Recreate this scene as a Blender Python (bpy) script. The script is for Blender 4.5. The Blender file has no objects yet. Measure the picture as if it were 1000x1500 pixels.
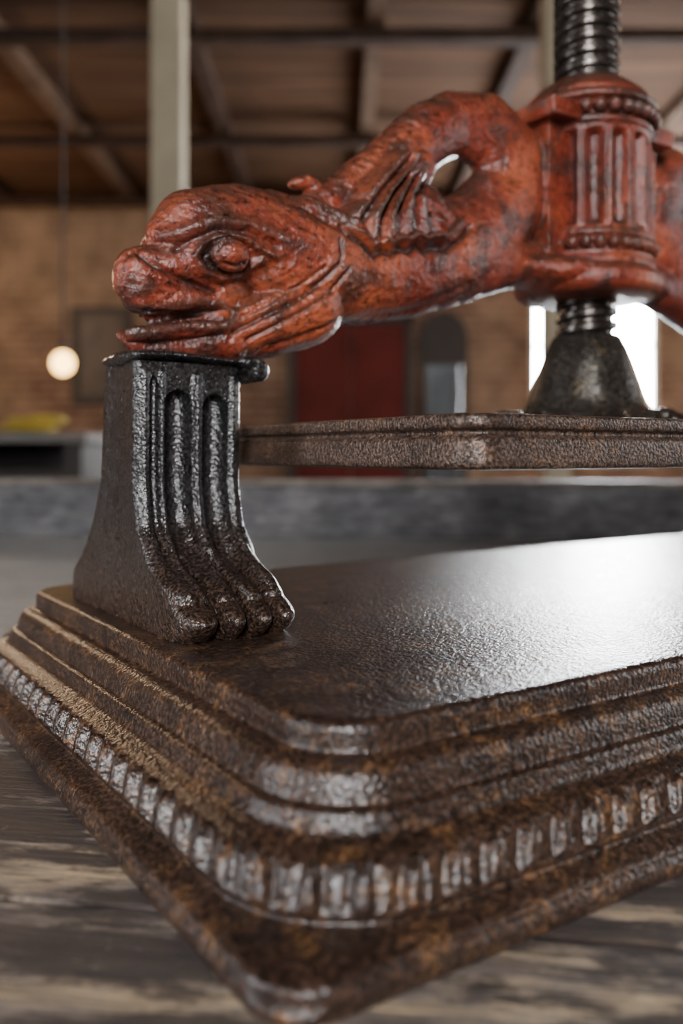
import bpy, math, random
import numpy as np
from mathutils import Vector, Matrix

random.seed(4); np.random.seed(4)
CM = 0.01
TZ = 0.80                      # table top height (m)
ROT = math.radians(33.7)
scene = bpy.context.scene
col = scene.collection

# ------------------------------------------------------------------ helpers
def link(o, parent=None):
    col.objects.link(o)
    if parent: o.parent = parent
    return o

def empty(name, loc=(0, 0, 0), rotz=0.0):
    e = bpy.data.objects.new(name, None)
    e.empty_display_size = 0.05
    e.location = loc; e.rotation_euler = (0, 0, rotz)
    return link(e)

def mesh_obj(name, verts, faces, mat=None, parent=None, smooth=True, scale=CM, loc=None):
    v = np.asarray(verts, dtype=float) * scale
    me = bpy.data.meshes.new(name)
    me.from_pydata(v.tolist(), [], faces if isinstance(faces, list) else faces.tolist())
    me.update()
    if smooth:
        me.polygons.foreach_set('use_smooth', [True] * len(me.polygons))
    o = bpy.data.objects.new(name, me)
    if mat: me.materials.append(mat)
    if loc: o.location = loc
    return link(o, parent)

class MB:
    """mesh builder that joins several pieces"""
    def __init__(s): s.v = []; s.f = []; s.n = 0
    def add(s, v, f):
        v = np.asarray(v, float)
        s.v.append(v); s.f += [tuple(i + s.n for i in q) for q in f]; s.n += len(v)
    def box(s, x0, x1, y0, y1, z0, z1):
        v = [(x0,y0,z0),(x1,y0,z0),(x1,y1,z0),(x0,y1,z0),(x0,y0,z1),(x1,y0,z1),(x1,y1,z1),(x0,y1,z1)]
        f = [(0,3,2,1),(4,5,6,7),(0,1,5,4),(1,2,6,5),(2,3,7,6),(3,0,4,7)]
        s.add(v, f)
    def ell(s, c, r, nu=20, nv=12):
        v, f = sphere(nu, nv)
        s.add(v * np.array(r) + np.array(c), f)
    def obj(s, name, mat, parent=None, smooth=True, scale=CM, bevel=0, loc=None):
        o = mesh_obj(name, np.concatenate(s.v), s.f, mat, parent, smooth, scale, loc)
        if bevel:
            m = o.modifiers.new('bevel', 'BEVEL'); m.width = bevel; m.segments = 3
            m.limit_method = 'ANGLE'; m.harden_normals = False
        return o

def sphere(nu=20, nv=12):
    v = [(0, 0, 1)]; f = []
    for j in range(1, nv):
        t = math.pi * j / nv
        for i in range(nu):
            a = 2 * math.pi * i / nu
            v.append((math.sin(t) * math.cos(a), math.sin(t) * math.sin(a), math.cos(t)))
    v.append((0, 0, -1)); last = len(v) - 1
    for i in range(nu):
        f.append((0, 1 + i, 1 + (i + 1) % nu))
        b = 1 + (nv - 2) * nu
        f.append((last, b + (i + 1) % nu, b + i))
    for j in range(nv - 2):
        for i in range(nu):
            a = 1 + j * nu + i; b = 1 + j * nu + (i + 1) % nu
            f.append((a, a + nu, b + nu, b))
    return np.array(v), f

def ring_faces(nr, nc, flip=False):
    f = []
    for j in range(nr - 1):
        for i in range(nc):
            a = j * nc + i; b = j * nc + (i + 1) % nc
            q = (a, b, b + nc, a + nc)
            f.append(q[::-1] if flip else q)
    return f

def densify(pts, step, chaikin=1):
    p = [np.array(q, float) for q in pts]
    for _ in range(chaikin):
        n = [p[0]]
        for a, b in zip(p[:-1], p[1:]):
            n += [a * .75 + b * .25, a * .25 + b * .75]
        n.append(p[-1]); p = n
    out = [p[0]]
    for a, b in zip(p[:-1], p[1:]):
        k = max(1, int(np.linalg.norm(b - a) / step))
        for i in range(1, k + 1): out.append(a + (b - a) * i / k)
    return np.array(out)

def sstep(a, b, x):
    t = np.clip((x - a) / (b - a), 0, 1); return t * t * (3 - 2 * t)

def lathe(profile, cx, cy, nt=160, fl=None, sy=1.0):
    th = np.linspace(0, 2 * math.pi, nt, endpoint=False)
    v = []
    for r, z in profile:
        rr = np.full(nt, r) if fl is None else fl(th, r, z)
        v.append(np.stack([cx + rr * np.cos(th), cy + sy * rr * np.sin(th), np.full(nt, z)], 1))
    v = np.concatenate(v)
    f = ring_faces(len(profile), nt)
    n = len(profile)
    f.append(tuple(range(nt))[::-1]); f.append(tuple(range((n - 1) * nt, n * nt)))
    return v, f

# ------------------------------------------------------------------ materials
def new_mat(name):
    m = bpy.data.materials.new(name); m.use_nodes = True
    nt = m.node_tree; nt.nodes.clear()
    out = nt.nodes.new('ShaderNodeOutputMaterial')
    b = nt.nodes.new('ShaderNodeBsdfPrincipled')
    nt.links.new(b.outputs[0], out.inputs[0])
    tc = nt.nodes.new('ShaderNodeTexCoord')
    return m, nt, b, tc

def noise_n(nt, vec, scale, detail=6, rough=.6, dist=0.0, mapscale=None):
    if mapscale:
        mp = nt.nodes.new('ShaderNodeMapping'); mp.inputs['Scale'].default_value = mapscale
        nt.links.new(vec, mp.inputs[0]); vec = mp.outputs[0]
    n = nt.nodes.new('ShaderNodeTexNoise')
    n.inputs['Scale'].default_value = scale; n.inputs['Detail'].default_value = detail
    n.inputs['Roughness'].default_value = rough; n.inputs['Distortion'].default_value = dist
    nt.links.new(vec, n.inputs['Vector'])
    return n.outputs['Fac']

def ramp(nt, fac, stops, interp='LINEAR'):
    r = nt.nodes.new('ShaderNodeValToRGB'); r.color_ramp.interpolation = interp
    e = r.color_ramp.elements
    while len(e) < len(stops): e.new(0.5)
    for i, (p, c) in enumerate(stops):
        e[i].position = p
        e[i].color = (c, c, c, 1) if isinstance(c, (int, float)) else (*c, 1)
    nt.links.new(fac, r.inputs[0]); return r.outputs[0]

def mixc(nt, fac, a, b, mode='MIX'):
    m = nt.nodes.new('ShaderNodeMix'); m.data_type = 'RGBA'; m.blend_type = mode
    for s, val in ((0, fac), (6, a), (7, b)):
        if isinstance(val, (int, float)): m.inputs[s].default_value = val
        elif isinstance(val, tuple): m.inputs[s].default_value = (*val, 1)
        else: nt.links.new(val, m.inputs[s])
    return m.outputs[2]

def bump(nt, b, h, strength, dist, prev=None):
    n = nt.nodes.new('ShaderNodeBump'); n.inputs['Strength'].default_value = strength
    n.inputs['Distance'].default_value = dist
    nt.links.new(h, n.inputs['Height'])
    if prev: nt.links.new(prev, n.inputs['Normal'])
    nt.links.new(n.outputs[0], b.inputs['Normal'])
    return n.outputs[0]

def iron(name, dark, mid, rust, rustlo=.55, rusthi=.72, r0=.28, r1=.5, bs=.5, spec=.6, metal=.35, low=None, b2=.5, coat=0.0, gs=560, sl=2.0):
    m, nt, b, tc = new_mat(name)
    v = tc.outputs['Object']
    n1 = noise_n(nt, v, 22, 8, .65)
    c = ramp(nt, n1, [(.35, dark), (.65, mid)])
    if low:
        sx = nt.nodes.new('ShaderNodeSeparateXYZ'); nt.links.new(v, sx.inputs[0])
        c = mixc(nt, ramp(nt, sx.outputs['Z'], [(.085, .85), (.14, 0.0)]), c, low)
    n2 = noise_n(nt, v, 60, 10, .75, .4)
    f = ramp(nt, n2, [(rustlo, 0.0), (rusthi, 1.0)])
    c = mixc(nt, f, c, rust)
    n4 = noise_n(nt, v, gs, 4, .6)
    sp = ramp(nt, n4, [(.36, .2), (.5, .9), (.62, sl)])
    c = mixc(nt, 1.0, c, sp, 'MULTIPLY')
    nt.links.new(c, b.inputs['Base Color'])
    rr = ramp(nt, n2, [(.3, r0), (.75, r1)])
    nt.links.new(rr, b.inputs['Roughness'])
    b.inputs['Metallic'].default_value = metal
    b.inputs['Specular IOR Level'].default_value = spec
    b.inputs['Coat Weight'].default_value = coat
    b.inputs['Coat Roughness'].default_value = r0 * .8
    n3 = noise_n(nt, v, gs, 2, .5)
    p = bump(nt, b, n3, bs, .0018)
    n5 = noise_n(nt, v, 190, 3, .5)
    nb = bump(nt, b, n5, bs * b2, .003, p)
    nt.links.new(nb, b.inputs['Coat Normal'])
    return m

M_base = iron('cast_iron_brown', (.022, .012, .009), (.056, .030, .019), (.18, .085, .03), .52, .72, .26, .46, .46, .75, .12, None, .38, .32, 520, 2.6)
M_leg = iron('cast_iron_black', (.010, .010, .011), (.026, .024, .024), (.06, .034, .022), .60, .84, .22, .36, .55, .8, .15, (.048, .027, .018), .5, .32, 520, 2.6)
M_plat = iron('cast_iron_platen', (.05, .031, .023), (.115, .073, .054), (.18, .10, .055), .52, .75, .30, .48, .4, .6, .2)
M_screw = iron('screw_steel', (.05, .042, .037), (.11, .095, .085), (.12, .08, .05), .6, .85, .18, .32, .15, .7, .8)
M_cone = iron('cone_iron', (.03, .027, .023), (.085, .074, .062), (.17, .12, .045), .56, .78, .16, .32, .3, .8, .6)

def red_paint():
    m, nt, b, tc = new_mat('worn_red_paint')
    v = tc.outputs['Object']
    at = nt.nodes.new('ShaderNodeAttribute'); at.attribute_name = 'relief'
    n1 = noise_n(nt, v, 13, 6, .6, 0)
    c = ramp(nt, n1, [(.34, (.15, .024, .014)), (.48, (.28, .044, .021)), (.62, (.46, .098, .038))])
    n2 = noise_n(nt, v, 30, 12, .76, 0)
    wear = ramp(nt, n2, [(.51, 0.0), (.57, .82)])
    c = mixc(nt, wear, c, (.055, .025, .019))
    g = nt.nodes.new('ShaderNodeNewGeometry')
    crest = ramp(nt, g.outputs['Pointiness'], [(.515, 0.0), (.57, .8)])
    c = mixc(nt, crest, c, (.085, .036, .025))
    hol_shade = ramp(nt, g.outputs['Pointiness'], [(.42, .92), (.49, 0.0)])
    c = mixc(nt, hol_shade, c, (.022, .010, .008))  # shade painted into concave spots so the relief reads stronger
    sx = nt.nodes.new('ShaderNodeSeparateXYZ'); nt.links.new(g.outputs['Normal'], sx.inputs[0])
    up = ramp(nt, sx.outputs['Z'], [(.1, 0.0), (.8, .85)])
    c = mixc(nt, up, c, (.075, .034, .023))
    c = mixc(nt, ramp(nt, at.outputs['Fac'], [(.0, .95), (.40, 0.0)]), c, (.014, .007, .006))  # painted shade: carved grooves darkened in the base colour for relief contrast
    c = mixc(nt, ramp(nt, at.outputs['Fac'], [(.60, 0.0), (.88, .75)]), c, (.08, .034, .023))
    n4 = noise_n(nt, v, 240, 8, .8)
    sp = ramp(nt, n4, [(.39, .08), (.47, .85), (.6, 1.2)])
    c = mixc(nt, 1.0, c, sp, 'MULTIPLY')
    # ochre primer showing in tiny chips
    n6 = noise_n(nt, v, 170, 6, .7)
    c = mixc(nt, ramp(nt, n6, [(.66, 0.0), (.70, .55)]), c, (.42, .17, .06))
    nt.links.new(c, b.inputs['Base Color'])
    nt.links.new(ramp(nt, n2, [(.3, .40), (.65, .24)]), b.inputs['Roughness'])
    b.inputs['Specular IOR Level'].default_value = .7
    b.inputs['Coat Weight'].default_value = .15
    b.inputs['Coat Roughness'].default_value = .2
    p = bump(nt, b, noise_n(nt, v, 460, 3, .55), .55, .0018)
    p = bump(nt, b, noise_n(nt, v, 170, 4, .55), .45, .0030, p)
    vo = nt.nodes.new('ShaderNodeTexVoronoi'); vo.inputs['Scale'].default_value = 120
    nt.links.new(v, vo.inputs['Vector'])
    p = bump(nt, b, ramp(nt, vo.outputs['Distance'], [(.10, 0.0), (.22, 1.0)]), .35, .0012, p)
    nt.links.new(p, b.inputs['Coat Normal'])
    return m
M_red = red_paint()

def simple(name, colr, rough=.6, metal=0, nscale=0, namt=.3, bscale=0, bstr=.2, bdist=.002, spec=.5):
    m, nt, b, tc = new_mat(name)
    b.inputs['Roughness'].default_value = rough; b.inputs['Metallic'].default_value = metal
    b.inputs['Specular IOR Level'].default_value = spec
    n = noise_n(nt, tc.outputs['Object'], nscale or 5, 6, .6)
    d = tuple(x * (1 - namt) for x in colr); l = tuple(min(1, x * (1 + namt)) for x in colr)
    nt.links.new(ramp(nt, n, [(.3, d), (.7, l)]), b.inputs['Base Color'])
    if bscale: bump(nt, b, noise_n(nt, tc.outputs['Object'], bscale, 4), bstr, bdist)
    return m

def wood_weathered(name, a, bcol, c3, r=.55, gscale=9, dark=.35, far_sheen=None, blotch=.9):
    m, nt, b, tc = new_mat(name)
    v = tc.outputs['Object']
    n1 = noise_n(nt, v, gscale, 10, .72, .3, (1.1, 5.0, 2.0))
    c = ramp(nt, n1, [(.40, a), (.50, bcol), (.60, c3)])
    n2 = noise_n(nt, v, 7.0, 9, .7, 0, (1.2, 4.0, 1))
    c = mixc(nt, ramp(nt, n2, [(.47, 0.0), (.52, blotch)]), c, tuple(x * dark for x in a))
    if far_sheen:
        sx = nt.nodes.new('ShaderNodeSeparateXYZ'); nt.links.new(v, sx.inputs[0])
        c = mixc(nt, ramp(nt, sx.outputs['Y'], [(.45, 0.0), (.85, .8)]), c, far_sheen)  # grazing sheen painted into the colour: boards turn paler grey with distance
    n3 = noise_n(nt, v, 60, 8, .7, .2, (.4, 6, 2))
    c = mixc(nt, 1.0, c, ramp(nt, n3, [(.35, .35), (.6, 1.25)]), 'MULTIPLY')
    n5 = noise_n(nt, v, 130, 6, .75, 1.5, (.8, 1.6, 1))
    c = mixc(nt, ramp(nt, n5, [(.62, 0.0), (.68, .6)]), c, (.5, .42, .33))
    nt.links.new(c, b.inputs['Base Color'])
    b.inputs['Roughness'].default_value = r
    bump(nt, b, n3, .8, .006)
    return m
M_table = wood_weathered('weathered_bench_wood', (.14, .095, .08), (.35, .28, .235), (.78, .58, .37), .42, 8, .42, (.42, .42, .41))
M_rim = wood_weathered('bench_rim_wood', (.10, .095, .10), (.14, .135, .14), (.20, .19, .185), .5, 8, .8, None, .5)
M_lip = wood_weathered('bench_lip_wood', (.16, .13, .11), (.24, .20, .17), (.34, .28, .23), .5, 8, .8, None, .5)

def emis(name, colr, s):
    m = bpy.data.materials.new(name); m.use_nodes = True
    nt = m.node_tree; nt.nodes.clear()
    out = nt.nodes.new('ShaderNodeOutputMaterial'); e = nt.nodes.new('ShaderNodeEmission')
    e.inputs[0].default_value = (*colr, 1); e.inputs[1].default_value = s
    nt.links.new(e.outputs[0], out.inputs[0]); return m

def brick():
    m, nt, b, tc = new_mat('old_brick')
    v = tc.outputs['Object']
    mp = nt.nodes.new('ShaderNodeMapping'); mp.inputs['Rotation'].default_value = (math.radians(90), 0, 0)
    nt.links.new(v, mp.inputs[0])
    bt = nt.nodes.new('ShaderNodeTexBrick'); nt.links.new(mp.outputs[0], bt.inputs['Vector'])
    bt.inputs['Scale'].default_value = 1.0
    bt.inputs['Brick Width'].default_value = .24; bt.inputs['Row Height'].default_value = .085
    bt.inputs['Mortar Size'].default_value = .012
    bt.inputs['Color1'].default_value = (.15, .075, .052, 1); bt.inputs['Color2'].default_value = (.225, .135, .09, 1)
    bt.inputs['Mortar'].default_value = (.26, .20, .16, 1)
    n = noise_n(nt, v, .8, 6, .6)
    c = mixc(nt, ramp(nt, n, [(.42, 0.0), (.6, .75)]), bt.outputs[0], (.30, .215, .15))
    n2 = noise_n(nt, v, 3, 6, .65)
    c = mixc(nt, 1.0, c, ramp(nt, n2, [(.3, .5), (.7, 1.2)]), 'MULTIPLY')
    nt.links.new(c, b.inputs['Base Color']); b.inputs['Roughness'].default_value = .9
    b.inputs['Specular IOR Level'].default_value = .1
    return m
M_brick = brick()

def ceilwood():
    m, nt, b, tc = new_mat('ceiling_boards')
    v = tc.outputs['Object']
    n = noise_n(nt, v, 2.2, 8, .65, .3, (.3, 5, 1))
    c = ramp(nt, n, [(.35, (.048, .026, .017)), (.55, (.088, .048, .029)), (.75, (.15, .082, .047))])
    nt.links.new(c, b.inputs['Base Color']); b.inputs['Roughness'].default_value = .95
    b.inputs['Specular IOR Level'].default_value = .05
    return m
M_ceil = ceilwood()
M_beam = simple('beam_wood', (.045, .028, .021), .9, 0, 6, .3, 0, 0, 0, .05)
M_beam2 = simple('joist_wood', (.09, .057, .039), .9, 0, 6, .3, 0, 0, 0, .05)
M_post = simple('post_paint', (.38, .32, .225), .7, 0, 4, .15, 0, 0, 0, .2)
M_floor = simple('floor_boards', (.12, .08, .055), .6, 0, 3)
M_door = simple('door_red', (.10, .016, .013), .7, 0, 3, .2, 0, 0, 0, .2)
M_dark = simple('dark_wood', (.022, .016, .013), .6, 0, 5)
M_frame = simple('window_paint', (.5, .48, .42), .6, 0, 5, .1)

# ------------------------------------------------------------------ book press
press = empty('book_press', (-.0045, .313, TZ), ROT)
YC = 23.5                      # arch centre line (press local, cm)
XC = 40.7                      # screw axis

def T(a, b, Y=YC):
    """camera image coordinates -> press-local cm on the plane y=Y"""
    u = (a - 500) / 1293.0
    d = (Y + 26.3) / (.832 - .555 * u)
    return np.array([d * (.832 * u + .555) - 17, Y, 16.7 + (665 - b) * d / 1293.0]), d / 1293.0

# ---- base
def rr_ring(o, r, z, nn, X1=2 * XC, Y1=39.5):
    nf, nr_, nb, nl, nc = nn
    x0, x1, y0, y1 = -o, X1 + o, -o, Y1 + o
    pts = []
    def line(a, b, n):
        for i in range(n):
            t = i / n; pts.append((a[0] + (b[0] - a[0]) * t, a[1] + (b[1] - a[1]) * t))
    def arc(cx, cy, a0):
        for i in range(nc):
            a = math.radians(a0 + 90 * i / nc); pts.append((cx + r * math.cos(a), cy + r * math.sin(a)))
    line((x0 + r, y0), (x1 - r, y0), nf); arc(x1 - r, y0 + r, -90)
    line((x1, y0 + r), (x1, y1 - r), nr_); arc(x1 - r, y1 - r, 0)
    line((x1 - r, y1), (x0 + r, y1), nb); arc(x0 + r, y1 - r, 90)
    line((x0, y1 - r), (x0, y0 + r), nl); arc(x0 + r, y0 + r, 180)
    p = np.array(pts)
    return np.column_stack([p, np.full(len(p), z)])

prof = [(-.1,7.0),(.12,6.97),(.28,6.88),(.38,6.7),(.40,6.5),(.40,6.0),(.44,5.86),(.6,5.80),(.85,5.78),
        (1.15,5.68),(1.38,5.45),(1.52,5.1),(1.60,4.75),(1.64,4.55),(1.72,4.47),(1.95,4.44),(2.05,4.3),(2.1,4.1),
        (2.16,3.85),(2.28,3.7),(2.45,3.6),(2.65,3.54),(2.9,3.46),(3.2,3.3),(3.45,3.0),(3.60,2.6),(3.68,2.2),(3.72,1.85),
        (3.66,1.66),(3.52,1.58),(3.54,1.46),(3.75,1.38),(4.05,1.3),(4.4,1.16),(4.6,1.0),(4.62,.86),(4.72,.72),(4.82,.45),(4.78,.15),(4.65,0)]
pd = densify(prof, .06, 1)
nn = (640, 60, 90, 400, 80)
rings = []
def rad(o):
    return float(np.interp(o, [-1, 0, 1.5, 3.0, 3.7, 4.1, 4.8], [1.9, 2.6, 4.0, 5.3, 5.5, 3.4, 1.9]))
ref = rr_ring(3.5, rad(3.5), 0, nn)
seg = np.linalg.norm(np.roll(ref, -1, 0) - ref, axis=1)
s = np.concatenate([[0], np.cumsum(seg)[:-1]]); L = seg.sum()
pitch = L / round(L / 1.72)
fr = np.abs(((s / pitch) % 1) - .5) * 2      # 0 centre .. 1 edge
rings.append(rr_ring(-1.2, 1.4, 7.0, nn)); rings.append(rr_ring(-.5, 2.1, 7.0, nn))
for o, z in pd:
    R = rr_ring(o, rad(o), z, nn)
    if 1.75 < z < 3.6 and 2.3 < o < 3.85:
        t = np.roll(R, -1, 0) - np.roll(R, 1, 0); t /= np.linalg.norm(t, axis=1)[:, None] + 1e-9
        nrm = np.column_stack([t[:, 1], -t[:, 0], np.zeros(len(t))])
        w = .34
        if z > 2.2: w *= math.sqrt(max(0, 1 - ((z - 2.2) / 1.15) ** 2))
        m = (1 - sstep(max(0, w - .16), w + .12, fr)) * float(sstep(1.80, 2.0, z)) * float(sstep(0.02, .12, w))
        gz = float(sstep(1.85, 2.2, z)) * float(sstep(3.3, 2.9, z))
        gg = np.exp(-((fr - (w + .22)) / .14) ** 2) * gz * .16
        R = R + nrm * (m * .32 - gg)[:, None]; R[:, 2] += m * .18
    rings.append(R)
nc_ = len(rings[0]); V = np.concatenate(rings)
F = ring_faces(len(rings), nc_, flip=True)
F.append(tuple(range(nc_))); F.append(tuple(range((len(rings) - 1) * nc_, len(rings) * nc_))[::-1])
mesh_obj('base_plate', V, F, M_base, press)

# ---- legs with lion paw
zk = np.array([7.0, 7.25, 7.7, 8.3, 8.9, 9.4, 10.0, 11.0, 12.6, 15.0, 22.0])
fk = np.array([15.6, 15.0, 14.75, 14.75, 15.2, 16.2, 17.7, 19.5, 21.0, 21.5, 21.4])
bk = np.array([32.9, 33.1, 33.1, 33.0, 32.9, 32.3, 31.2, 30.1, 28.7, 27.3, 26.5])
zs = np.linspace(7.0, 22.0, 280)
def smooth_interp(z, k, v):
    a = np.interp(z, k, v); ker = np.ones(11) / 11
    p = np.pad(a, 5, mode='edge'); return np.convolve(p, ker, 'valid')
fz = smooth_interp(zs, zk, fk); bz = smooth_interp(zs, zk, bk)
x0, x1 = .9, 7.6
TOES = [(.16, .165, 0), (.43, .11, .15), (.665, .11, .1), (.89, .105, -.1)]      # centre, half width, reach
def leg_mesh():
    nf = 180; verts = []
    t = np.linspace(0, 1, nf)
    xs = x0 + (x1 - x0) * (t - .03 * np.sin(2 * math.pi * t))
    tt = (xs - x0) / (x1 - x0)
    for z, f, b in zip(zs, fz, bz):
        e = np.minimum(xs - x0, x1 - xs)
        rc = .5
        rnd = rc - np.sqrt(np.maximum(0, rc ** 2 - np.maximum(0, rc - e) ** 2))
        ch = np.zeros(nf)
        for c, hw, dp, ztop in ((.165, .04, .32, 21.2), (.385, .125, .95, 20.4), (.735, .125, .95, 20.2)):
            h2 = hw * math.sqrt(max(0, 1 - max(0, (z - (ztop - .8)) / .8) ** 2)) if z < ztop else 0
            if h2 > .004:
                q = np.clip(np.abs(tt - c) / h2, 0, 1); ch += dp * (1 - q ** 2) ** .6
        for c, w_, a_ in ((.56, .035, .30), (.235, .022, .18), (.91, .03, .16), (.09, .035, .16)):
            ch -= a_ * np.exp(-((tt - c) / w_) ** 2)
        wch = float(sstep(9.0, 10.4, z))
        if z > 21.2: wch *= float(sstep(21.6, 21.2, z))
        toe = np.zeros(nf)
        for i, (c, hw, rch) in enumerate(TOES):
            q = np.clip(np.abs(tt - c) / hw, 0, 1)
            prof_ = np.sqrt(1 - q ** 2)
            kn = .8 * math.exp(-((z - (9.7 + .25 * (i % 2))) / .5) ** 2) + .45 * math.exp(-((z - 8.1) / .5) ** 2) - .4 * math.exp(-((z - 8.9) / .25) ** 2)
            toe = np.maximum(toe, prof_ * (1.25 + rch + kn))
        wt = float(sstep(11.4, 10.0, z))
        y = f + rnd * .8 + ch * wch + wt * (1.15 - toe)
        front = np.column_stack([xs, y, np.full(nf, z)])
        ns = 26
        ya = y[-1]; yb = b
        q = np.linspace(0, 1, ns)[1:]
        bow = .12 * np.sin(math.pi * q)
        side = np.column_stack([x1 - bow, ya + (yb - ya) * q, np.full(ns - 1, z)])
        back = np.column_stack([np.linspace(x1, x0, 12)[1:-1], np.full(10, b + .15), np.full(10, z)])
        yb0, ya0 = b, y[0]
        q = np.linspace(0, 1, ns)[:-1]
        side2 = np.column_stack([x0 + .12 * np.sin(math.pi * q), yb0 + (ya0 - yb0) * q, np.full(ns - 1, z)])
        verts.append(np.concatenate([front, side, back, side2]))
    n = len(verts[0]); v = np.concatenate(verts)
    f = ring_faces(len(verts), n)
    f.append(tuple(range(n))[::-1]); f.append(tuple(range((len(verts) - 1) * n, len(verts) * n)))
    return v, f
lv, lf = leg_mesh()
def mirror(v, f):
    w = v.copy(); w[:, 0] = 2 * XC - w[:, 0]; return w, [q[::-1] for q in f]
mesh_obj('leg_1', lv, lf, M_leg, press)
mesh_obj('leg_2', *mirror(lv, lf), M_leg, press)

# ---- voxel union helper
def voxel_union(v, f, vox=.11, smooth_it=6):
    o = mesh_obj('tmp_union', v, f, None, None, True)
    m = o.modifiers.new('r', 'REMESH'); m.mode = 'VOXEL'; m.voxel_size = vox * CM; m.adaptivity = 0
    s_ = o.modifiers.new('s', 'SMOOTH'); s_.factor = .5; s_.iterations = smooth_it
    dg = bpy.context.evaluated_depsgraph_get(); dg.update()
    ev = o.evaluated_get(dg); me = ev.to_mesh()
    n = len(me.vertices); co = np.empty(n * 3); me.vertices.foreach_get('co', co)
    no = np.empty(n * 3); me.vertices.foreach_get('normal', no)
    faces = [tuple(p.vertices) for p in me.polygons]
    ev.to_mesh_clear()
    mm = o.data; bpy.data.objects.remove(o); bpy.data.meshes.remove(mm)
    return co.reshape(-1, 3) / CM, no.reshape(-1, 3), faces

# cap block on the leg
mb = MB()
for k in range(25):
    t = k / 24; x = 1.1 + 7.0 * t
    mb.ell((x, 24.0, 22.3 + .08 * math.sin(t * 6)), (.6, 3.4, .42), 16, 10)
for k in range(13):
    y = 20.9 + 6.2 * k / 12
    mb.ell((8.45, y, 21.75), (.72, .5, .72), 16, 10)
    mb.ell((7.9, y, 22.2), (.8, .5, .45), 16, 10)
cv, cn, cf = voxel_union(np.concatenate(mb.v), mb.f, .12, 3)
mesh_obj('leg_cap_1', cv, cf, M_leg, press)
mesh_obj('leg_cap_2', *mirror(cv, cf), M_leg, press)

# ---- dolphin
mb = MB()
def chain(pts, ysc=.9, yoff=0.0, Y=YC, nsub=7):
    P = []
    for p in pts:
        c, k = T(p[0], p[1], Y)
        P.append((c, p[2] * k, p[3] if len(p) > 3 else ysc))
    for (c0, r0, y0), (c1, r1, y1) in zip(P[:-1], P[1:]):
        for i in range(nsub + 1):
            t = i / nsub
            c = c0 + (c1 - c0) * t; r = r0 + (r1 - r0) * t; ys = y0 + (y1 - y0) * t
            mb.ell((c[0], c[1] + yoff, c[2]), (r, r * ys, r), 24, 14)
chain([(262,352,50),(285,344,66),(318,348,74),(352,350,78),(395,370,86),(450,388,88),(520,392,84),(590,387,79,.85),(655,372,72,.8),
       (708,336,70,.64),(744,290,66,.58),(746,238,64,.56),(714,194,57,.58),(662,182,46,.66),(622,200,46,.85),(585,232,46,.85),(550,264,46),(510,294,44),(465,318,40)], .9)
chain([(208,404,43,1.0),(234,404,45,1.0),(262,394,52),(300,380,62)], 1.0)
chain([(194,415,28),(205,424,32),(240,424,34),(290,422,35),(330,428,38)], 1.15)
chain([(196,497,19),(225,490,24),(270,488,28),(330,486,38),(390,470,54),(440,450,60)], 1.2)
chain([(198,508,12),(260,508,20),(330,500,34)], 1.3)
chain([(222,462,14),(260,460,18),(330,458,32)], .5)     # inside of the mouth
chain([(560,330,36),(588,314,33),(592,286,30),(602,258,25),(614,236,21)], .8)
for sgn in (-1, 1):
    chain([(530,322,22),(562,322,36),(596,318,36),(620,332,22)], .45, sgn * 2.2)
    chain([(560,280,24),(582,268,25),(597,252,18)], .45, sgn * 2.0)
chain([(430,270,8),(447,266,12),(470,286,15),(505,300,20)], 1.3)
mb.box(34.2, 40.5, YC - 1.9, YC + 1.9, 31, 43.2)
mb.box(33.4, 40.5, YC - 3.2, YC + 3.2, 42.6, 44.0)
mb.box(36.8, 40.5, YC - 3.3, YC + 3.3, 30, 34)
for k in range(30):
    t = k / 29; X = 30.5 + 10 * t
    zz_ = 30.9 + .5 * (1 - t) ** 2; hh = .6 + .65 * min(1, t * 1.6)
    mb.ell((X, YC, zz_), (1.6, 1.5 + 3.2 * float(sstep(0, .8, t)), hh + .35), 20, 12)
chain([(640,402,52,.8),(700,382,52,.8),(745,386,36,.9),(790,388,36,.9)], .8)
ce, ke = T(337, 373, YC - 3.0)
for sgn in (-1, 1):
    mb.ell((ce[0], YC + sgn * 2.95, ce[2]), (1.22, 1.05, .98))
dv, dn, df = voxel_union(np.concatenate(mb.v), mb.f, .09, 8)

def YP(a): return YC - float(np.interp(a, [170, 240, 340, 600, 690], [1.4, 2.2, 3.1, 3.1, 2.5]))
def segdist(px, pz, a, b):
    d = b - a; L2 = (d ** 2).sum() + 1e-9
    t = np.clip(((px - a[0]) * d[0] + (pz - a[1]) * d[1]) / L2, 0, 1)
    return np.hypot(px - a[0] - t * d[0], pz - a[1] - t * d[1]), t
def linedist(pts):
    q = [T(p[0], p[1], YP(p[0])) for p in pts]
    best = np.full(len(dv), 1e9)
    for i in range(len(q) - 1):
        a = np.array([q[i][0][0], q[i][0][2]]); b = np.array([q[i + 1][0][0], q[i + 1][0][2]])
        d, t = segdist(dv[:, 0], dv[:, 2], a, b); best = np.minimum(best, d)
    return best, q[len(q) // 2][1]
sgnY = np.sign(dv[:, 1] - YC)
b1, k1 = linedist([(545,325),(580,322),(612,320),(626,324)]); b2_, _ = linedist([(556,292),(582,268),(598,248)])
bb = np.minimum(b1, b2_ * 1.2) / k1
frm = (1 - sstep(26, 42, bb)) * sstep(.15, .45, np.abs(dn[:, 1])) * (np.abs(dv[:, 1] - YC) > 1.0)
dv[:, 1] += frm * (sgnY * 3.55 + YC - dv[:, 1])
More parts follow.
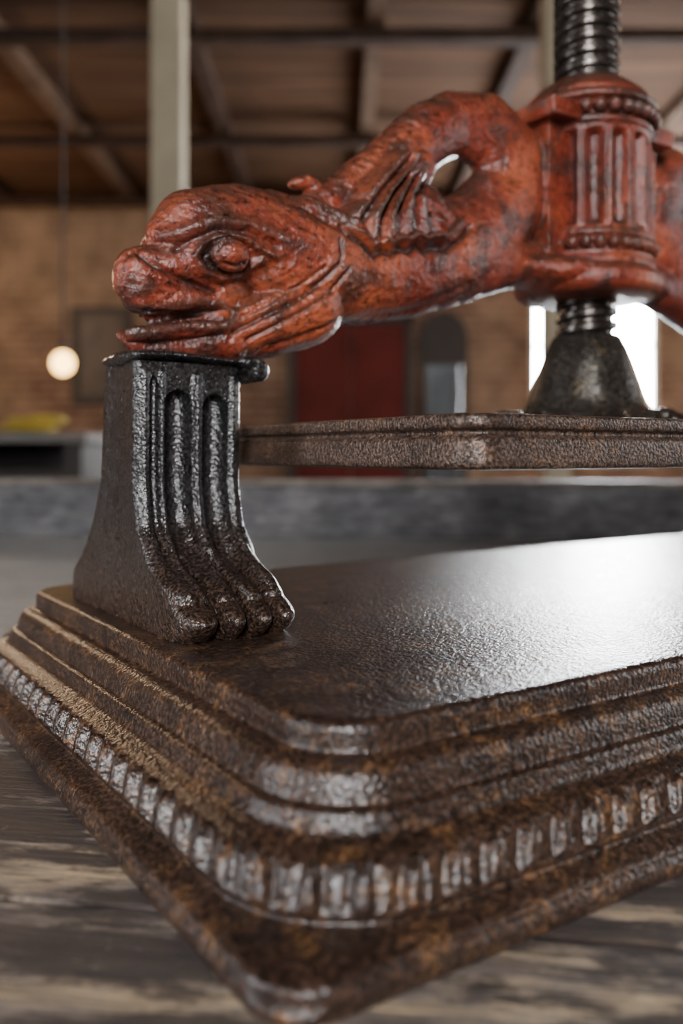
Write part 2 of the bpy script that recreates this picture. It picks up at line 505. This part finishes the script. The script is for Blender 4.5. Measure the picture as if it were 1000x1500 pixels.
strokes = [
 ([(168,463),(215,467),(260,461),(305,454),(345,458)], 5.5, -.5),
 ([(176,445),(220,449),(262,442),(305,434),(340,438),(358,456),(344,474)], 8, .40),
 ([(180,484),(230,484),(280,475),(338,474)], 8, .34),
 ([(190,499),(230,501),(280,496),(340,486)], 4, -.2),
 ([(205,362),(222,380),(250,398),(285,412),(330,424)], 5, -.30),
 ([(290,374),(303,356),(322,346),(345,344),(366,350),(384,364),(402,374)], 5, .30),
 ([(292,378),(306,394),(332,403),(360,398),(388,380)], 5, .28),
 ([(304,373),(314,358),(337,351),(358,357),(369,374),(360,390),(337,396),(314,390),(304,374)], 3.4, -.42),
 ([(240,342),(265,340),(295,330),(328,322),(370,328),(410,348)], 10, .30),
 ([(262,362),(286,348),(320,334),(365,338),(405,360)], 4, -.22),
 ([(300,412),(340,415),(385,402),(420,380)], 8, -.12),
 ([(350,470),(385,450),(425,428),(462,404),(488,376)], 8, .14),
 ([(356,482),(392,462),(433,440),(470,414),(494,386),(496,350)], 3.4, -.26),
 ([(376,496),(412,474),(450,452),(488,424),(508,394)], 3.2, -.22),
 ([(366,462),(400,442),(440,418),(472,392)], 3.0, -.16),
 ([(405,506),(440,496),(470,484),(500,470)], 4, -.2),
 ([(425,264),(447,270),(470,288),(492,308),(515,328)], 8, .42),
 ([(430,290),(455,300),(480,322),(500,338)], 5, -.24),
 ([(400,300),(430,318),(460,345),(480,368)], 6, -.10),
 ([(512,318),(532,292),(556,262),(580,234),(604,206)], 5, .30),
 ([(526,325),(548,292),(572,262),(596,236)], 4, -.38),
 ([(540,350),(545,316),(562,284),(588,254),(608,226)], 5, .42),
 ([(553,352),(556,318),(570,288),(590,262)], 4, -.5),
 ([(567,348),(566,316),(579,288),(596,262),(612,238)], 5, .44),
 ([(580,342),(580,312),(588,288),(600,264)], 4, -.5),
 ([(593,342),(591,312),(597,286),(607,262),(616,244)], 5, .42),
 ([(605,338),(602,308),(605,286)], 4, -.46),
 ([(617,344),(612,312),(612,290)], 5, .38),
 ([(629,342),(623,320)], 4, -.38),
 ([(648,340),(636,326)], 5, .28),
 ([(500,318),(512,334),(530,346),(541,362),(553,352),(567,358),(580,348),(593,354),(605,342),(617,354),(629,346),(644,352),(658,342),(674,326)], 4.5, .34),
 ([(500,332),(514,348),(530,360),(543,376),(556,368),(570,373),(582,364),(595,370),(607,360),(619,370),(631,362),(648,366),(666,354),(686,332)], 4.5, -.36),
 ([(196,366),(214,352),(236,345)], 6, -.28),
 ([(500,470),(560,462),(620,452),(690,415)], 5, -.12),
]
pos = np.zeros(len(dv)); neg = np.zeros(len(dv))
wgt = np.maximum(sstep(.25, .6, np.abs(dn[:, 1])), frm)
for pts, w, amp in strokes:
    best, k = linedist(pts); wc = w * k * 1.15
    g_ = amp * np.exp(-(best / wc) ** 2)
    if amp > 0: pos = np.maximum(pos, g_)
    else: neg = np.minimum(neg, g_)
mouthw = np.maximum(wgt, sstep(6.0, 3.0, dv[:, 0]) * .8 * (neg < -.3))
disp = pos * wgt + neg * mouthw
dirn = dn * (1 - frm)[:, None]; dirn[:, 1] += frm * sgnY
ph = np.sin(dv[:, 0] * 1.7 + 1.3 * np.sin(dv[:, 2] * 1.1)) * np.sin(dv[:, 2] * 1.9 + dv[:, 1]) * .05
ph += .025 * np.sin(dv[:, 0] * 5.1 + 2 * np.sin(dv[:, 2] * 3.3)) * np.sin(dv[:, 2] * 6.3 + 1.5 * np.sin(dv[:, 0] * 2.7 + dv[:, 1] * 4))
dv = dv + dirn * disp[:, None] + dn * ph[:, None]
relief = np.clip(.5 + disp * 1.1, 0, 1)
def add_relief(o, vals):
    a = o.data.attributes.new('relief', 'FLOAT', 'POINT'); a.data.foreach_set('value', vals.astype(np.float32))
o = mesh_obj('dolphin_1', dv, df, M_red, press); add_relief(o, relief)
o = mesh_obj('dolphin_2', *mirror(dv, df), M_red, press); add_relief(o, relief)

# ---- hub column
def fl(th, r, z):
    w = float(sstep(34.5, 35.0, z)) * float(sstep(42.2, 41.7, z))
    q = np.abs(((th * 15 / (2 * math.pi)) % 1) - .5) * 2
    return r - w * .7 * np.sqrt(np.clip(1 - (q / .66) ** 2, 0, 1)) + w * .16 * np.exp(-((q - .82) / .12) ** 2)
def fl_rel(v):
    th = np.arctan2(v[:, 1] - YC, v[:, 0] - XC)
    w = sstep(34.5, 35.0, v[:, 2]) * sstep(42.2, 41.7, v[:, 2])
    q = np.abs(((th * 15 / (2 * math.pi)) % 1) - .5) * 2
    return .55 - w * .38 * np.sqrt(np.clip(1 - (q / .66) ** 2, 0, 1))  # low values in the flutes, so the paint colour shades them darker
hub_prof = densify([(3.6,29.3),(5.2,29.4),(5.9,29.9),(6.05,30.8),(5.6,31.4),(5.15,31.6),(5.1,32.0),(5.3,32.3),(5.3,32.6),(5.0,32.75),(5.0,33.7),(5.3,33.85),(5.3,34.15),(4.95,34.4),
    (4.9,38),(4.95,42.4),(5.3,42.6),(5.3,42.95),(5.05,43.15),(5.05,44.3),(5.6,44.45),(5.6,44.9),(5.1,45.1),(5.0,45.6),(4.5,46.1),(3.8,46.7),(3.2,47.1),(2.9,47.2)], .12, 1)
hv, hf = lathe(hub_prof, XC, YC, 300, fl)
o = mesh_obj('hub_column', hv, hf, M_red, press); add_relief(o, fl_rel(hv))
mb = MB()
for zc, R, rb, n in ((43.72, 5.35, .56, 31), (33.22, 5.25, .52, 31)):
    for i in range(n):
        a = 2 * math.pi * i / n
        mb.ell((XC + R * math.cos(a), YC + R * math.sin(a), zc), (rb, rb, rb * 1.05), 16, 12)
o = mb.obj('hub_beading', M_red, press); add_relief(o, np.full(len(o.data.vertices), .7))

# ---- screw
def screw(z0, z1, R, pitch, depth, name):
    nt = 72; zz = np.arange(z0, z1, .07); th = np.linspace(0, 2 * math.pi, nt, endpoint=False)
    v = []
    for z in zz:
        p = (z / pitch - th / (2 * math.pi)) % 1
        q = np.abs(p - .5) * 2
        r = R - depth * sstep(.45, .75, q)
        v.append(np.stack([XC + r * np.cos(th), YC + r * np.sin(th), np.full(nt, z)], 1))
    f = ring_faces(len(zz), nt); f.append(tuple(range(nt))[::-1]); f.append(tuple(range((len(zz) - 1) * nt, len(zz) * nt)))
    mesh_obj(name, np.concatenate(v), f, M_screw, press)
screw(46.5, 64.0, 2.68, 1.12, .42, 'screw_upper')
screw(26.0, 30.0, 2.5, 1.12, .42, 'screw_lower')
hp = densify([(2.2,63.5),(3.3,63.8),(3.6,65),(3.6,67.5),(3.0,68.6),(1.2,69.0)], .2, 1)
mesh_obj('handle_boss', *lathe(hp, XC, YC, 64), M_leg, press)
mb = MB()
for k in range(61):
    t = -1 + 2 * k / 60; mb.ell((XC + 17 * t, YC, 66.2), (.9, .8 + .25 * (1 - abs(t)), .8 + .25 * (1 - abs(t))), 14, 8)
for sgn in (-1, 1): mb.ell((XC + 17.6 * sgn, YC, 66.2), (1.9, 1.9, 1.9))
mb.obj('handle_bar', M_leg, press)

# ---- cone and flange
cp = densify([(6.0,18.5),(6.0,19.6),(5.5,20.0),(5.2,20.3),(4.9,20.7),(4.6,21.5),(4.05,23.2),(3.4,25.0),(2.9,26.0),(2.7,26.4),(2.0,26.6),(1.9,26.7)], .15, 1)
mesh_obj('thrust_cone', *lathe(cp, XC, YC, 96), M_cone, press)
mb = MB()
for i in range(8):
    a = 2 * math.pi * i / 8 + .2
    for k in range(5):
        rr_ = 5.2 + .75 * k
        mb.ell((XC + rr_ * math.cos(a), YC + rr_ * math.sin(a), 19.3 + .45 * math.sin(k * 1.1)), (1.1, 1.1, .5 + .08 * k), 14, 8)
fv, ff = lathe(densify([(7.4,18.5),(7.6,19.0),(7.2,19.5),(5.5,19.7)], .15, 1), XC, YC, 96)
mb.add(fv, ff)
mb.obj('rosette_flange', M_cone, press)

# ---- platen
PX0, PX1, PY0, PY1 = 10.0, 2 * XC - 10.0, 3.4, 37.0
pp = densify([(.5,18.62),(.2,18.6),(.05,18.52),(0,18.35),(.0,17.98),(.10,17.88),(.28,17.82),(.32,17.66),(.22,17.54),(.1,17.45),(.03,17.25),(.0,16.7),(.0,16.2),(.1,16.0),(.5,15.93)], .08, 1)
rg = []
def prr(o, z, r=1.1):
    r = r + .4; n = 14; P = []
    X0, X1, Y0, Y1 = PX0 + o, PX1 - o, PY0 + o, PY1 - o
    for cx, cy, a0 in ((X1 - r, Y0 + r, -90), (X1 - r, Y1 - r, 0), (X0 + r, Y1 - r, 90), (X0 + r, Y0 + r, 180)):
        for i in range(n + 1):
            a = math.radians(a0 + 90 * i / n); P.append((cx + r * math.cos(a), cy + r * math.sin(a), z))
    return np.array(P)
rg.append(prr(1.4, 18.62))
for o, z in pp: rg.append(prr(o, z))
rg.append(prr(1.4, 15.93))
n = len(rg[0]); F = ring_faces(len(rg), n, flip=True)
F.append(tuple(range(n))); F.append(tuple(range((len(rg) - 1) * n, len(rg) * n))[::-1])
mesh_obj('platen', np.concatenate(rg), F, M_plat, press)

# ------------------------------------------------------------------ work bench
bench = empty('workbench', (0, 0, 0), math.radians(-7.5))
mb = MB(); y = -28.0
rs = random.Random(11)
while y < 176:
    w = 7.4 + rs.uniform(-.5, .7) if y < 60 else 11 + rs.uniform(-1, 1)
    dz = rs.uniform(-.12, 0)
    mb.box(-150, 150, y, min(y + w - .25, 178), TZ * 100 - 4, TZ * 100 + (dz if y < 25 or y > 95 else -.0))
    y += w
mb.obj('bench_boards', M_table, bench, smooth=False, bevel=.0006)
mb = MB()
mb.box(-150, 150, 172, 176, TZ * 100, TZ * 100 + 10.4)
mb.obj('bench_rim', M_rim, bench, smooth=False, bevel=.003)
mb = MB()
mb.box(-150, 150, 171, 177, TZ * 100 + 10.4, TZ * 100 + 11.6)
mb.obj('bench_rim_lip', M_lip, bench, smooth=False, bevel=.003)
mb = MB()
mb.box(-148, 148, -26, 174, TZ * 100 - 5.6, TZ * 100 - 4.05)
for xx in (-140, 130):
    for yy in (-22, 160): mb.box(xx, xx + 10, yy, yy + 10, 0.5, TZ * 100 - 5.6)
for yy in (-24, 170): mb.box(-146, 146, yy, yy + 3, 62, TZ * 100 - 5.6)
mb.obj('bench_frame', M_dark, bench, smooth=False)

# ------------------------------------------------------------------ room
H = 3.58; X0, X1, Y0, Y1 = -5.0, 5.0, -3.2, 9.0
def box_obj(name, b, mat, parent=None, bevel=0):
    m = MB()
    for q in b: m.box(*q)
    return m.obj(name, mat, parent, smooth=False, scale=1.0, bevel=bevel)
box_obj('floor', [(X0, X1, Y0, Y1, -.1, 0)], M_floor)
box_obj('ceiling', [(X0, X1, Y0, Y1, H, H + .1)], M_ceil)
def wall_y(name, y, t, holes):
    b = []; xs_ = X0
    for (a, c, z0, z1) in sorted(holes):
        b.append((xs_, a, y, y + t, 0, H)); b.append((a, c, y, y + t, 0, z0)); b.append((a, c, y, y + t, z1, H)); xs_ = c
    b.append((xs_, X1, y, y + t, 0, H)); box_obj(name, b, M_brick)
def wall_x(name, x, t, holes):
    b = []; s_ = Y0
    for (a, c, z0, z1) in sorted(holes):
        b.append((x, x + t, s_, a, 0, H)); b.append((x, x + t, a, c, 0, z0)); b.append((x, x + t, a, c, z1, H)); s_ = c
    b.append((x, x + t, s_, Y1, 0, H)); box_obj(name, b, M_brick)
E_back = emis('daylight_pane_back', (.95, .98, 1.0), 110)
E_rear = emis('daylight_pane_rear', (.96, .98, 1.0), 56)
E_right = emis('daylight_pane_right', (.93, .97, 1.0), 8)
E_left = emis('daylight_pane_left', (.88, .94, 1.0), 22)
wn = [0]
def window_y(a, c, z0, z1, y, mat, mull=1):
    wn[0] += 1; w = empty('window_%d' % wn[0])
    box_obj('pane', [(a, c, y + .10, y + .12, z0, z1)], mat, w)
    fr_ = [(a, a + .05, y + .02, y + .09, z0, z1), (c - .05, c, y + .02, y + .09, z0, z1), (a, c, y + .02, y + .09, z1 - .05, z1), (a, c, y + .02, y + .09, z0, z0 + .05)]
    for i in range(mull):
        m_ = a + (c - a) * (i + 1) / (mull + 1); fr_.append((m_ - .015, m_ + .015, y + .03, y + .08, z0, z1))
    fr_.append((a, c, y + .03, y + .08, (z0 + z1) / 2 - .015, (z0 + z1) / 2 + .015))
    box_obj('frame', fr_, M_frame, w)
def window_x(a, c, z0, z1, x, mat, mull=1):
    wn[0] += 1; w = empty('window_%d' % wn[0])
    box_obj('pane', [(x + .10, x + .12, a, c, z0, z1)], mat, w)
    fr_ = [(x + .02, x + .09, a, a + .05, z0, z1), (x + .02, x + .09, c - .05, c, z0, z1), (x + .02, x + .09, a, c, z1 - .05, z1), (x + .02, x + .09, a, c, z0, z0 + .05)]
    for i in range(mull):
        m_ = a + (c - a) * (i + 1) / (mull + 1); fr_.append((x + .03, x + .08, m_ - .015, m_ + .015, z0, z1))
    box_obj('frame', fr_, M_frame, w)
T_ = .2
wb = (1.93, 3.22, .85, 3.30)
wall_y('wall_back', Y1, T_, [wb]); window_y(*wb, Y1, E_back)
rear = [(-.60, .10, 1.5, 3.2)]
wall_y('wall_front', Y0 - T_, T_, rear)
for r_ in rear:
    window_y(*r_, Y0 - T_, E_rear)
rt = [(1.2, 2.6, 1.0, 2.9), (4.2, 5.6, 1.0, 2.9)]
wall_x('wall_right', X1, T_, rt)
for r_ in rt: window_x(*r_, X1, E_right)
wall_x('wall_left', X0 - T_, T_, [(-1.6, -.6, 1.0, 2.9)])
window_x(-1.6, -.6, 1.0, 2.9, X0 - T_, E_left)

# beams
for i, x in enumerate((-3.3, -2.1, -.92, .2, 1.15, 2.5, 3.7)):
    box_obj('trim_%d' % (i + 1), [(x - .05, x + .05, Y0, Y1, H - .10, H - .001)], M_beam2 if i % 2 else M_beam)
for i, yy in enumerate((2.0, 3.6, 5.25, 7.0, 8.7)):
    box_obj('trim_%d' % (i + 8), [(X0, X1, yy - .05, yy + .05, H - .17, H - .101)], M_beam)
# posts
box_obj('wooden_post', [(-1.02, -.855, 4.72, 4.88, 0, H - .101), (-1.06, -.815, 4.68, 4.92, 0, .12)], M_post, bevel=.006)
box_obj('wooden_post.001', [(1.095, 1.225, 4.72, 4.88, 0, H - .101), (1.055, 1.265, 4.68, 4.92, 0, .12)], M_post, bevel=.006)
# red door
d = empty('door_1')
box_obj('leaf', [(-.46, .08, Y1 - .06, Y1 - .01, .01, 2.28), (.10, .64, Y1 - .06, Y1 - .01, .01, 2.28)], M_door, d)
box_obj('panels', [(x, x + .38, Y1 - .075, Y1 - .06, z, z + h_) for x in (-.38, .18) for z, h_ in ((.15, .8), (1.15, .95))], M_door, d, .01)
box_obj('casing', [(-.54, -.47, Y1 - .08, Y1 - .001, 0, 2.36), (.65, .72, Y1 - .08, Y1 - .001, 0, 2.36), (-.54, .72, Y1 - .08, Y1 - .001, 2.29, 2.38)], M_dark, d)
# arched dark doorway
mb = MB()
pts = [(.80, 0.0)] + [(1.04 - .24 * math.cos(math.radians(a)), 2.15 + .26 * math.sin(math.radians(a))) for a in range(0, 181, 15)] + [(1.28, 0.0)]
n = len(pts)
mb.add([(x, Y1 - .05, z) for x, z in pts] + [(x, Y1 - .002, z) for x, z in pts],
       [tuple(range(n)), tuple(range(n, 2 * n))[::-1]] + [(i, i + n, (i + 1) % n + n, (i + 1) % n) for i in range(n)])
mb.obj('door_2', M_dark, None, False, 1.0)
# framed picture
p = empty('framed_picture')
box_obj('canvas', [(-2.68, -2.20, Y1 - .03, Y1 - .01, 1.54, 2.40)], simple('canvas_dark', (.05, .03, .02), .5, 0, 4, .6), p)
box_obj('frame', [(-2.74, -2.67, Y1 - .06, Y1 - .001, 1.48, 2.46), (-2.21, -2.14, Y1 - .06, Y1 - .001, 1.48, 2.46), (-2.67, -2.21, Y1 - .06, Y1 - .001, 2.39, 2.46), (-2.67, -2.21, Y1 - .06, Y1 - .001, 1.48, 1.55)], M_dark, p)
# counter on the left
c = empty('shop_counter')
box_obj('top', [(-3.2, -1.36, 4.7, 5.5, 1.03, 1.08)], simple('counter_top', (.16, .15, .14), .4), c, .005)
box_obj('body', [(-3.15, -1.40, 4.76, 5.45, 0, .88), (-3.15, -1.40, 5.38, 5.45, .88, 1.03), (-3.15, -3.05, 4.76, 5.45, .88, 1.03), (-1.5, -1.40, 4.76, 5.45, .88, 1.03), (-2.2, -2.1, 4.76, 5.45, .88, 1.03)], M_dark, c)
mb = MB()
for (x, yy, z, a, b_, h_) in ((-1.76, 4.95, 1.111, .17, .14, .028), (-1.68, 5.0, 1.16, .13, .12, .03), (-1.8, 4.98, 1.155, .09, .1, .022)):
    mb.ell((x, yy, z), (a, b_, h_), 18, 10)
mb.obj('yellow_cloth', simple('yellow_cloth_mat', (.5, .38, .06), .8), None, True, 1.0)
# metal cabinet
c = empty('metal_cabinet')
M_mc = simple('cabinet_metal', (.09, .10, .11), .35, .5)
box_obj('body', [(.64, .92, 6.8, 7.2, 0, 1.66)], M_mc, c, .02)
box_obj('doors', [(.66, .775, 6.78, 6.80, .05, 1.60), (.785, .90, 6.78, 6.80, .05, 1.60)], simple('cabinet_door', (.05, .055, .06), .3, .5), c)
# pendant lamp
L_ = empty('pendant_lamp')
px_, py_ = -1.42, 4.5
mb = MB(); mb.ell((px_, py_, 1.43), (.056, .056, .06), 24, 16)
mb.obj('globe', emis('lamp_globe', (1.0, .58, .18), 11), L_, True, 1.0)
v, f = lathe([(.012, 1.485), (.022, 1.50), (.022, 1.53), (.006, 1.55), (.004, H - .03), (.04, H - .03), (.04, H)], px_, py_, 16)
mesh_obj('cord', v, f, M_dark, L_, True, 1.0)

def lamp(name, x, y, z, e):
    r_ = empty(name)
    mb = MB(); mb.ell((x, y, z), (.08, .08, .09), 20, 12); mb.obj('globe', emis('g', (1, .75, .45), 8), r_, True, 1.0)
    v, f = lathe([(.012, z + .08), (.03, z + .1), (.006, z + .15), (.004, H - .03), (.04, H - .03), (.04, H)], x, y, 12)
    mesh_obj('cord', v, f, M_dark, r_, True, 1.0)
    l = bpy.data.lights.new(name + '_l', 'POINT'); l.energy = e; l.color = (1, .70, .44); l.shadow_soft_size = .1
    o = bpy.data.objects.new(name + '_light', l); o.location = (x, y, z - .2); link(o, r_)
lamp('pendant_lamp.001', -3.6, 6.8, 2.6, 105)
lamp('pendant_lamp.002', 4.2, 6.2, 2.6, 55)

# world
w = bpy.data.worlds.new('World'); scene.world = w; w.use_nodes = True
w.node_tree.nodes['Background'].inputs[0].default_value = (.6, .7, .85, 1)
w.node_tree.nodes['Background'].inputs[1].default_value = .6

# camera
cam = bpy.data.cameras.new('camera'); co = bpy.data.objects.new('camera', cam)
co.location = (0, 0, TZ + .167); co.rotation_euler = (math.radians(90), 0, 0)
cam.sensor_width = 36; cam.sensor_fit = 'AUTO'; cam.lens = 1293 / 1500 * 36
cam.shift_y = -85 / 1500
cam.clip_start = .02; cam.clip_end = 50
cam.dof.use_dof = True; cam.dof.focus_distance = .45; cam.dof.aperture_fstop = 4.4
link(co); scene.camera = co
